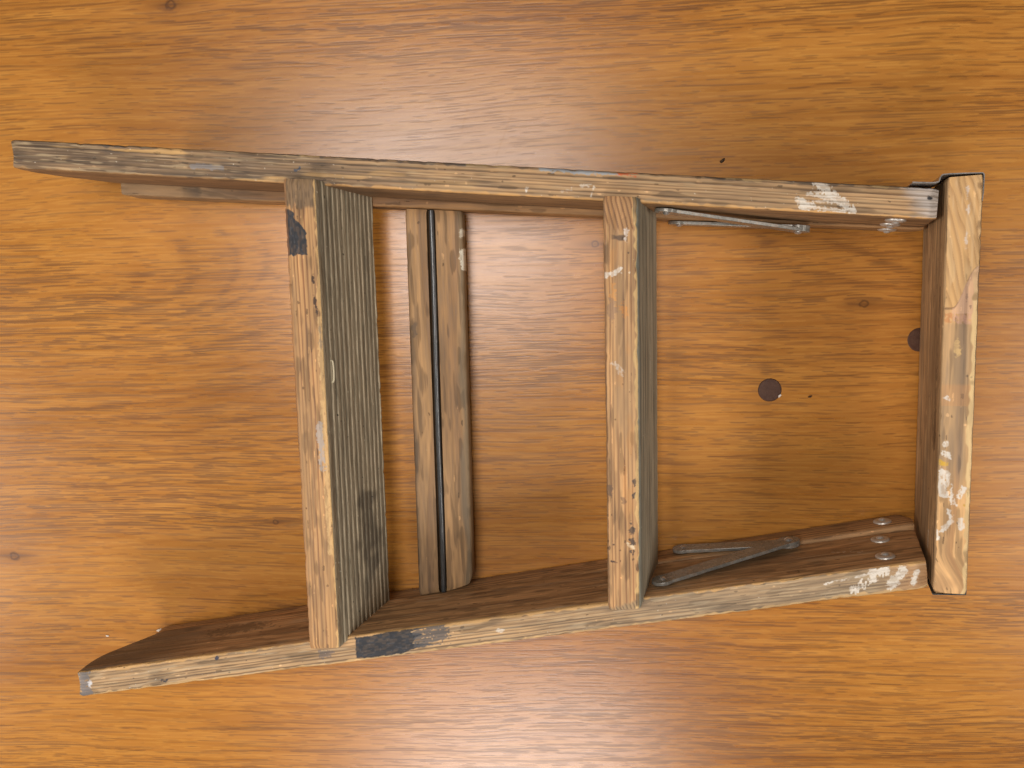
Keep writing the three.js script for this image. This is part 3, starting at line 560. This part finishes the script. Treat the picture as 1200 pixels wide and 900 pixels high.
// cap
const CAPT = 0.0237, CAPD = 0.1243, CAPTH = 0.2697, CAPY0 = -0.1665, CAPY1 = 0.1532;
{
  const base = fir({ ring: [-0.030, -0.13, 0.0062], early: C(204, 164, 112), late: C(128, 86, 50), seed: 61, wob: 0.0010, lateK: 0.7 });
  const innerW = fir({ ring: [-0.08, 0.05, 0.004], early: C(190, 158, 116), late: C(126, 96, 66), seed: 62, wob: 0.0014, lateK: 0.6 });
  settle(board('cap', ladder, {
    corners: [[0, 0, 'front', 0.0014], [CAPT, 0, 'top', 0.0024], [CAPT, CAPD, 'back', 0.0016], [0, CAPD, 'inner', 0.0016]],
    c0: (a, b) => CAPY0 + 0.0008 * (a / CAPT), c1: (a, b) => CAPY1 + 0.0005 * (a / CAPT),
    map: (a, b, c) => { const ct = Math.cos(CAPTH), st = Math.sin(CAPTH); return [0.2455 + a * ct + b * st - 0.0 * c, c, 0.0094 + a * st - b * ct]; },
    seed: 33, wear: 0.0011,
    wood: (o, a, b, c, tag, ed, ei) => {
      const big = fbm2(c * 11 + 73, a * 80 + b * 30);
      if (tag === 'front') {
        // the grain swings across the face near both ends
        const sw = sm(0.055, 0.16, c) * 0.55, a2 = a + sw * 0.0;
        base(o, a + sw * (c - 0.06) * 0.35 - 0.010 * sm(-0.130, -0.1675, c) * 1.6, b, c);
        const chip = sm(0, 0.0012, c - (0.056 + 0.030 * sm(0.006, 0.022, a)) + 0.001 * n2(c * 300, a * 300));      // split-off upper end shows raw grain
        if (chip > 0) {
          const u = (a * 1.2 + (c - 0.05) * 0.28 + 0.0035 * n2(c * 26, a * 150)) / 0.0052, t = u - Math.floor(u);
          mixInto(o, C(206, 166, 110), chip * 0.85); mixInto(o, C(140, 100, 60), chip * 0.42 * sm(0.4, 0.95, t)); mixInto(o, C(224, 194, 146), chip * 0.35 * sm(0.1, 0.5, n2(c * 60, a * 500)));
        }
        const rim = Math.abs(c - (0.056 + 0.030 * sm(0.006, 0.022, a))); mixInto(o, C(110, 80, 52), 0.7 * (1 - sm(0.0004, 0.0013, rim)));
        const greyZone = sm(0.047, 0.043, c) * sm(-0.095, -0.06, c);
        mixInto(o, C(132, 118, 98), greyZone * Math.min(0.65, Math.max(0, 0.28 + 0.5 * big)) * (1 - 0.5 * sm(0.017, 0.021, a)));
        mixInto(o, C(112, 104, 96), greyZone * 0.3 * sm(0.1, 0.5, n2(c * 16, a * 260)));
        dab(o, c, a, Math.hypot((c - 0.026) * 0.35, (a - 0.0105) * 1.2) - 0.0026, C(214, 180, 120), { rough: 0.001, seed: 91 });
        dab(o, c, a, Math.max(0.0445 - c, c - 0.0525 - 0.001 * n2(a * 300, 1), 0.0065 - a, a - 0.0195), C(206, 158, 146), { a: 0.5, scratch: 0.4, seed: 92, rough: 0.0012 });
        dab(o, c, a, Math.max(0.046 - c, c - 0.052, 0.001 - a, a - 0.006), C(190, 120, 60), { a: 0.6, scratch: 0.4, seed: 93, rough: 0.001 });
        if (c > 0.052 && chip < 0.5 && a > 0.006) mixInto(o, C(216, 176, 148), 0.5);
        if (c < 0.0 && c > -0.018) mixInto(o, C(200, 146, 92), 0.35 * sm(0.0, -0.003, c));
        // white paint
        dab(o, c, a, Math.hypot(c + 0.012, a - 0.0045) - 0.0022, WHITE, { rough: 0.0012, seed: 94 });
        dab(o, c, a, Math.hypot((c + 0.048) * 0.5, a - 0.0045) - 0.0018, WHITE, { rough: 0.0012, scratch: 0.2, seed: 95 });
        dab(o, c, a, seg(c, a, -0.054, 0.004, -0.058, 0.009) - 0.0018, WHITE, { rough: 0.0012, scratch: 0.3, seed: 88 });
        dab(o, c, a, seg(c, a, -0.0615, 0.0008, -0.0632, 0.0055) - 0.0022, C(206, 166, 42), { rough: 0.0010, seed: 96 });
        dab(o, c, a, seg(c, a, -0.070, 0.0035, -0.086, 0.004) - 0.0036, WHITE, { rough: 0.0016, scratch: 0.08, seed: 97 });
        dab(o, c, a, seg(c, a, -0.072, 0.008, -0.094, 0.0115) - 0.0016, WHITE, { rough: 0.0016, scratch: 0.45, seed: 98 });
        dab(o, c, a, seg(c, a, -0.082, 0.0185, -0.088, 0.0155) - 0.0020, WHITE, { rough: 0.0014, scratch: 0.15, seed: 99 });
        dab(o, c, a, seg(c, a, -0.100, 0.009, -0.108, 0.0115) - 0.0016, WHITE, { rough: 0.0012, scratch: 0.2, seed: 100 });
        dab(o, c, a, seg(c, a, -0.109, 0.0095, -0.115, 0.005) - 0.0022, WHITE, { rough: 0.0013, scratch: 0.12, seed: 101 });
        dab(o, c, a, seg(c, a, -0.107, 0.0175, -0.113, 0.0175) - 0.0020, WHITE, { rough: 0.0010, scratch: 0.12, seed: 102 });
        dab(o, c, a, seg(c, a, -0.116, 0.001, -0.122, 0.0016) - 0.0011, WHITE, { rough: 0.0010, seed: 103 });
        dab(o, c, a, seg(c, a, -0.095, 0.0195, -0.0952, 0.024) - 0.0008, C(190, 150, 60), { rough: 0.0006, seed: 104 });
        for (const [q, r] of [[0.141, 0.0135], [0.127, 0.0145], [0.106, 0.0135]]) dab(o, c, a, Math.hypot((c - q) * 0.25, a - r) - 0.0009, C(214, 206, 196), { rough: 0.0008, seed: 105, a: 0.8 });
        if (c < -0.135) mixInto(o, C(150, 112, 78), 0.35 * sm(0.0, 0.6, n2(c * 70, a * 200)) * sm(-0.135, -0.16, c));
        flecks(o, c, a, 0.06, C(120, 88, 58), 51); flecks(o, c, a, 0.07, C(226, 208, 176), 52);
        if (ed < 0.007 && ei === 1) { const e = ed - 0.0032 - 0.0008 * n2(c * 50, 21) - 0.0010 * n2(c * 220, 22); mixInto(o, C(222, 194, 140), 0.85 * (1 - sm(-0.0005, 0.0007, e)) * sm(0.10, 0.05, c)); mixInto(o, C(120, 88, 52), 0.6 * sm(0.4, 0.7, n2(c * 110, 27)) * (1 - sm(-0.0005, 0.0007, e))); }
      } else {
        innerW(o, a, b, c);
        mixInto(o, C(122, 97, 70), Math.min(0.75, Math.max(0, 0.2 + 0.7 * big + 0.3 * n2(c * 40, b * 500))));
        mixInto(o, C(136, 122, 98), 0.5 * sm(0.035, 0.07, b + 0.012 * n2(c * 9, 3)) * sm(-0.3, 0.3, n2(c * 7, b * 60)));
        if (tag === 'inner') {
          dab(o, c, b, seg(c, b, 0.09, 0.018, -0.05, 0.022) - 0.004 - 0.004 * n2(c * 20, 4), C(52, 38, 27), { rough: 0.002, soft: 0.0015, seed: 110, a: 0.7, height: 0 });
          dab(o, c, b, seg(c, b, -0.127, 0.034, -0.145, 0.038) - 0.0025, C(190, 176, 154), { scratch: 0.5, rough: 0.0016, seed: 111 });
          flecks(o, c, b, 0.05, C(150, 138, 118), 53);
        }
      }
    },
  }));
}
// rear crosspiece with a rod let into a groove along its middle
{
  const x0 = -0.1808, wd = 0.0515, z0 = -0.083, tk = 0.021;
  const base = fir({ ring: [0.030, 0.060, 0.0064], early: C(174, 138, 94), late: C(116, 84, 54), seed: 71, wob: 0.0022, lateK: 0.6, nicks: 6 });
  const slat = settle(board('rear_crosspiece', ladder, {
    corners: [[0, 0, 'near', 0.002], [0.0192, 0, 'groove', 0.0005], [0.0192, -0.006, 'groove', 0], [0.0268, -0.006, 'groove', 0], [0.0268, 0, 'near', 0.0005], [wd, 0, 'side', 0.003], [wd, -tk, 'back', 0.002], [0, -tk, 'side', 0.002]],
    fine: true, c0: (a, b) => rearBot(x0 + a) + 0.0008 + 0.004 * Math.pow(sm(wd - 0.006, wd, a), 2) + 0.003 * sm(wd * 0.5, wd, a), c1: (a, b) => rearTop(x0 + a) - 0.0006,
    map: (a, b, c) => [x0 + a - 0.0030 * (0.15 - c) / 0.35 * 0.4, c, z0 + b], seed: 41, wear: 0.0008,
    wood: (o, a, b, c, tag, ed, ei) => {
      base(o, a + 0.02 * c, b, c);
      const big = fbm2(c * 8 + 91, a * 50 + b * 30), gz = sm(0.02, -0.16, c);
      mixInto(o, C(98, 86, 72), Math.min(0.6, Math.max(0, 0.0 + 0.25 * big + 0.35 * gz * sm(0.03, 0.0, a) + 0.1 * gz)));
      if (a < 0.006) mixInto(o, C(70, 66, 60), (0.25 + 0.4 * gz) * (1 - sm(0.001, 0.006, a + 0.002 * n2(c * 30, 2))));
      if (a > wd - 0.009) mixInto(o, C(112, 102, 82), 0.7 * sm(wd - 0.009, wd - 0.004, a + 0.003 * n2(c * 25, 8)));
      if (tag === 'groove') mixInto(o, C(44, 33, 25), 0.75);
      if (a > wd - 0.014 && tag !== 'groove') {
        dab(o, c, a, seg(c, a, 0.113, wd - 0.0012, 0.100, wd - 0.0003) - 0.0027, C(226, 222, 202), { rough: 0.0013, seed: 121 });
        dab(o, c, a, seg(c, a, 0.132, wd - 0.001, 0.128, wd - 0.0012) - 0.0022, C(214, 208, 188), { rough: 0.0013, seed: 122 });
      }
      dab(o, c, a, Math.hypot((c - 0.046) * 0.4, a - 0.004) - 0.002, C(56, 48, 40), { rough: 0.002, seed: 123, a: 0.5 });
      flecks(o, c, a, 0.03, C(200, 186, 150), 61);
    },
  }));
}
const steelTex = (() => {
  const w = 256, h = 256, d = new Uint8Array(w * h * 4), e = new Uint8Array(w * h * 4);
  for (let j = 0; j < h; j++) for (let i = 0; i < w; i++) {
    const k = (j * w + i) * 4, a = fbm2(i / 26, j / 26), b = n2(i / 3, j / 3), r = Math.max(0, fbm2(i / 14 + 40, j / 14) - 0.2);
    const v = 178 + 34 * a + 14 * b; d[k] = v + 20 * r; d[k + 1] = v - 2 - 12 * r; d[k + 2] = v - 6 - 34 * r; d[k + 3] = 255;
    e[k] = 128 + 60 * b; e[k + 1] = Math.min(255, 115 + 45 * a + 90 * r); e[k + 2] = 255; e[k + 3] = 255;
  }
  return [tex(d, w, h, true), tex(e, w, h, false)];
})();
const steel = new THREE.MeshStandardMaterial({ map: steelTex[0], roughnessMap: steelTex[1], roughness: 0.55, metalness: 0.3, color: 0xc0c2be });
const brightSteel = new THREE.MeshStandardMaterial({ map: steelTex[0], roughnessMap: steelTex[1], roughness: 0.6, metalness: 0.7, color: 0xffffff });
const washerSteel = new THREE.MeshStandardMaterial({ color: 0xc8c6c0, roughness: 0.4, metalness: 0.6 });
const darkSteel = new THREE.MeshStandardMaterial({ map: steelTex[0], roughnessMap: steelTex[1], roughness: 0.6, metalness: 0.5, color: 0x858c92 });
const uvScale = (g, s) => { const u = g.attributes.uv; for (let i = 0; i < u.count; i++) u.setXY(i, u.getX(i) * s, u.getY(i) * s); return g; };
{ // rod
  const p = [], n = 40; for (let i = 0; i <= n; i++) { const t = i / n; p.push(W(-0.1574 - 0.0012 * t + 0.0003 * Math.sin(t * 9), 0.1505 - t * 0.3525, -0.0838 + 0.0004 * Math.sin(t * 5))); }
  const g = new THREE.TubeGeometry(new THREE.CatmullRomCurve3(p), 120, 0.0023, 14);
  settle(part('tie_rod', uvScale(g, 3), darkSteel, ladder));
}

// spreader arms and rivets lie on the legs' inner faces: u along the leg, w into the depth, n away from the face
function facePoint(side, x, z, n) {                                     // side 1: upper leg, 0: lower leg
  const sl = side ? -0.0871 : 0.1388, k = 1 / Math.hypot(1, sl), y = side ? topInner(x) : botInner(x), s = side ? -1 : 1;
  // normal points to the ladder's middle
  return [x + (s > 0 ? -sl : sl) * k * n * s * s, y + s * k * n, z];
}
function bar(side, A, B, width, thick, bulge = 1.15) {                  // flat bar with round ends, A and B = [x, z, n]
  const pa = W(...facePoint(side, ...A)), pb = W(...facePoint(side, ...B));
  const X = pb.clone().sub(pa), L = X.length(); X.normalize();
  const q = W(...facePoint(side, A[0], A[1], A[2] + 1)).sub(pa), Z = q.sub(X.clone().multiplyScalar(q.dot(X))).normalize(), Y = Z.clone().cross(X);
  const r = width / 2, R = r * bulge, s = new THREE.Shape(), ang = Math.asin(Math.min(1, r / R));
  s.absarc(0, 0, R, ang, 2 * Math.PI - ang, false); s.absarc(L, 0, R, Math.PI + ang, 3 * Math.PI - ang, false); s.closePath();
  const g = new THREE.ExtrudeGeometry(s, { depth: thick, bevelEnabled: true, bevelSize: 0.0004, bevelThickness: 0.0004, bevelSegments: 2, bevelOffset: -0.0004, curveSegments: 14 });
  uvScale(g, 14);
  g.applyMatrix4(new THREE.Matrix4().makeBasis(X, Y, Z).setPosition(pa));
  return g;
}
function rivet(side, x, z, n, r, washer) {                              // domed head on its washer
  const prof = washer ? [[0, 0.0034], [r * 0.22, 0.0033], [r * 0.34, 0.0026], [r * 0.4, 0.0016], [r * 0.46, 0.0015], [r * 0.62, 0.0019], [r * 0.72, 0.0017], [r * 0.9, 0.0012], [r, 0.0006], [r, -0.001]] : [[0, r * 0.7], [r * 0.45, r * 0.62], [r * 0.8, r * 0.38], [r, 0.0001], [r, -0.001]];
  const g = new THREE.LatheGeometry(prof.map(q => new THREE.Vector2(...q)), 28);
  uvScale(g, 0.4);
  const p = W(...facePoint(side, x, z, n)), d = W(...facePoint(side, x, z, n + 1)).sub(p).normalize();
  g.applyQuaternion(new THREE.Quaternion().setFromUnitVectors(new THREE.Vector3(0, 1, 0), d)); g.translate(p.x, p.y, p.z);
  return g;
}
const SPREAD = [
  { side: 0, a: [0.0395, -0.0262, 0.0015], e: [0.1555, -0.0700, 0.0052], b: [0.066, -0.0955, 0.0026], e2: [0.1555, -0.0700, 0.0030] },
  { side: 1, a: [0.0435, -0.0262, 0.0015], e: [0.1595, -0.0700, 0.0068], b: [0.063, -0.0955, 0.0046], e2: [0.1595, -0.0700, 0.0044] },
];
for (const s of SPREAD) {
  const arm = settle(part('spreader_arm', bar(s.side, s.a, s.e, 0.0168, 0.0021), steel, ladder));
  const arm2 = settle(part('spreader_arm', bar(s.side, s.b, s.e2, 0.0168, 0.0021), steel, ladder));
  settle(part('rivet', rivet(s.side, s.a[0], s.a[1], s.a[2] + 0.0018, 0.0036), brightSteel, arm));
  settle(part('rivet', rivet(s.side, s.e[0], s.e[1], s.e[2] + 0.0018, 0.0042), brightSteel, arm));
  settle(part('rivet', rivet(s.side, s.b[0], s.b[1], s.b[2] + 0.0018, 0.0036), brightSteel, arm2));
}
for (const [side, x, z, n] of [[0, 0.2195, -0.0206, 0.0002], [0, 0.2300, -0.0600, 0.0002], [0, 0.2450, -0.0945, 0.0042], [1, 0.2200, -0.0200, 0.0002], [1, 0.2295, -0.0560, 0.0002], [1, 0.2400, -0.0900, 0.0012]])
  settle(part('pivot_washer', rivet(side, x, z, n, 0.0078, true), washerSteel, ladder));

// sheet-metal straps that hold the cap's ends
function strap(pts, z0, depth, t) {                                     // path in x, y; the strip runs down along the cap
  const n = pts.length, off = [];
  for (let i = 0; i < n; i++) { const p = pts[Math.max(0, i - 1)], q = pts[Math.min(n - 1, i + 1)], l = Math.hypot(q[0] - p[0], q[1] - p[1]); off.push([-(q[1] - p[1]) / l * t, (q[0] - p[0]) / l * t]); }
  const s = new THREE.Shape(); s.moveTo(...pts[0]); for (const p of pts.slice(1)) s.lineTo(...p);
  for (let i = n - 1; i >= 0; i--) s.lineTo(pts[i][0] + off[i][0], pts[i][1] + off[i][1]); s.closePath();
  const g = new THREE.ExtrudeGeometry(s, { depth, bevelEnabled: false, curveSegments: 4 });
  const p = g.attributes.position;
  for (let i = 0; i < p.count; i++) { const d = p.getZ(i), v = W(p.getX(i) + d * Math.tan(CAPTH), p.getY(i), z0 - d); p.setXYZ(i, v.x, v.y, v.z); }
  g.computeVertexNormals(); return uvScale(g, 14);
}
const smooth = (pts, n) => new THREE.CatmullRomCurve3(pts.map(p => new THREE.Vector3(p[0], p[1], 0)), false, 'catmullrom', 0.25).getPoints(n).map(v => [v.x, v.y]);
const upper = smooth([[0.219, 0.1498], [0.229, 0.1492], [0.2350, 0.1490], [0.2382, 0.1498], [0.2390, 0.1525], [0.2405, 0.1546], [0.2440, 0.1549], [0.2560, 0.1550], [0.2680, 0.1549], [0.2692, 0.1544], [0.2695, 0.1525], [0.2693, 0.1420], [0.2688, 0.1350]], 60);
settle(part('cap_strap', strap(upper, 0.0125, 0.085, 0.0008), brightSteel, ladder));
const lower = smooth([[0.2434, -0.1660], [0.2437, -0.1669], [0.2446, -0.1673], [0.2475, -0.1674], [0.2600, -0.1675], [0.2684, -0.1675], [0.2694, -0.1668], [0.2696, -0.1640], [0.2695, -0.1500], [0.2693, -0.1400]], 60);
settle(part('cap_strap', strap(lower, 0.0118, 0.085, 0.0007), darkSteel, ladder));

// staple left in the first tread
{
  const c = new THREE.CatmullRomCurve3([[0, 0.0088, -0.004], [0, 0.0086, 0.0006], [0, 0.0074, 0.0012], [0, -0.0074, 0.0012], [0, -0.0086, 0.0006], [0, -0.0088, -0.004]].map(p => new THREE.Vector3(...p)));
  const g = new THREE.TubeGeometry(c, 30, 0.0009, 8);
  const th = 0.2488, ct = Math.cos(th), st = Math.sin(th), a = 0.0292, b = 0.0105;
  const X = W(st, 0, -ct - 0).sub(W(0, 0, 0)), Yv = W(0, 1, 0).sub(W(0, 0, 0)), N = W(ct, 0, st).sub(W(0, 0, 0));
  g.applyMatrix4(new THREE.Matrix4().makeBasis(X, Yv, N).setPosition(W(-0.2594 + a * ct + b * st, 0.0168, 0.0067 + a * st - b * ct)));
  settle(part('staple', g, new THREE.MeshStandardMaterial({ color: new THREE.Color().setRGB(...C(196, 188, 160)), roughness: 0.5, metalness: 0.2 }), ladder));
}

// ------------------------------------------------------------------ crumbs on the table
function chip(name, x, y, r, flat, seed, colr, turn, label, category) {
  const g = new THREE.IcosahedronGeometry(r, 2), p = g.attributes.position;
  for (let i = 0; i < p.count; i++) { const k = 1 + 0.45 * n3(p.getX(i) / r * 1.7 + seed, p.getY(i) / r * 1.7, p.getZ(i) / r * 1.7); p.setXYZ(i, p.getX(i) * k * 1.5, p.getY(i) * k * flat, p.getZ(i) * k * 0.75); }
  g.computeVertexNormals();
  const m = new THREE.Mesh(g, new THREE.MeshStandardMaterial({ color: new THREE.Color().setRGB(...colr), roughness: 0.85 }));
  m.name = name; m.position.copy(W(x, y, -TZ + r * flat * 0.8)); m.rotation.y = turn; m.castShadow = m.receiveShadow = true;
  m.userData = { label, category }; scene.add(m);
}
chip('wood_splinter', 0.1032, 0.1888, 0.0018, 0.5, 3, C(70, 52, 34), 0.7, 'tiny dark splinter lying on the tabletop above the upper leg', 'splinter');
chip('paint_crumb', -0.4518, -0.2521, 0.0022, 0.7, 5, C(214, 206, 192), 0.2, 'pale crumb against the sloping foot of the lower leg', 'crumb');
chip('paint_speck', -0.5076, -0.2586, 0.0010, 0.6, 7, C(224, 220, 210), 0, 'tiny white speck alone on the tabletop left of the lower foot', 'speck');
chip('paint_flake', 0.1555, -0.0247, 0.0012, 0.4, 9, C(226, 222, 214), 0.8, 'white flake on the rim of the round plug in the middle of the frame', 'flake');
chip('wood_crumb', 0.183, -0.0258, 0.0011, 0.5, 11, C(60, 36, 22), 0.3, 'tiny dark crumb just right of the round plug', 'crumb');

renderer.render(scene, camera);
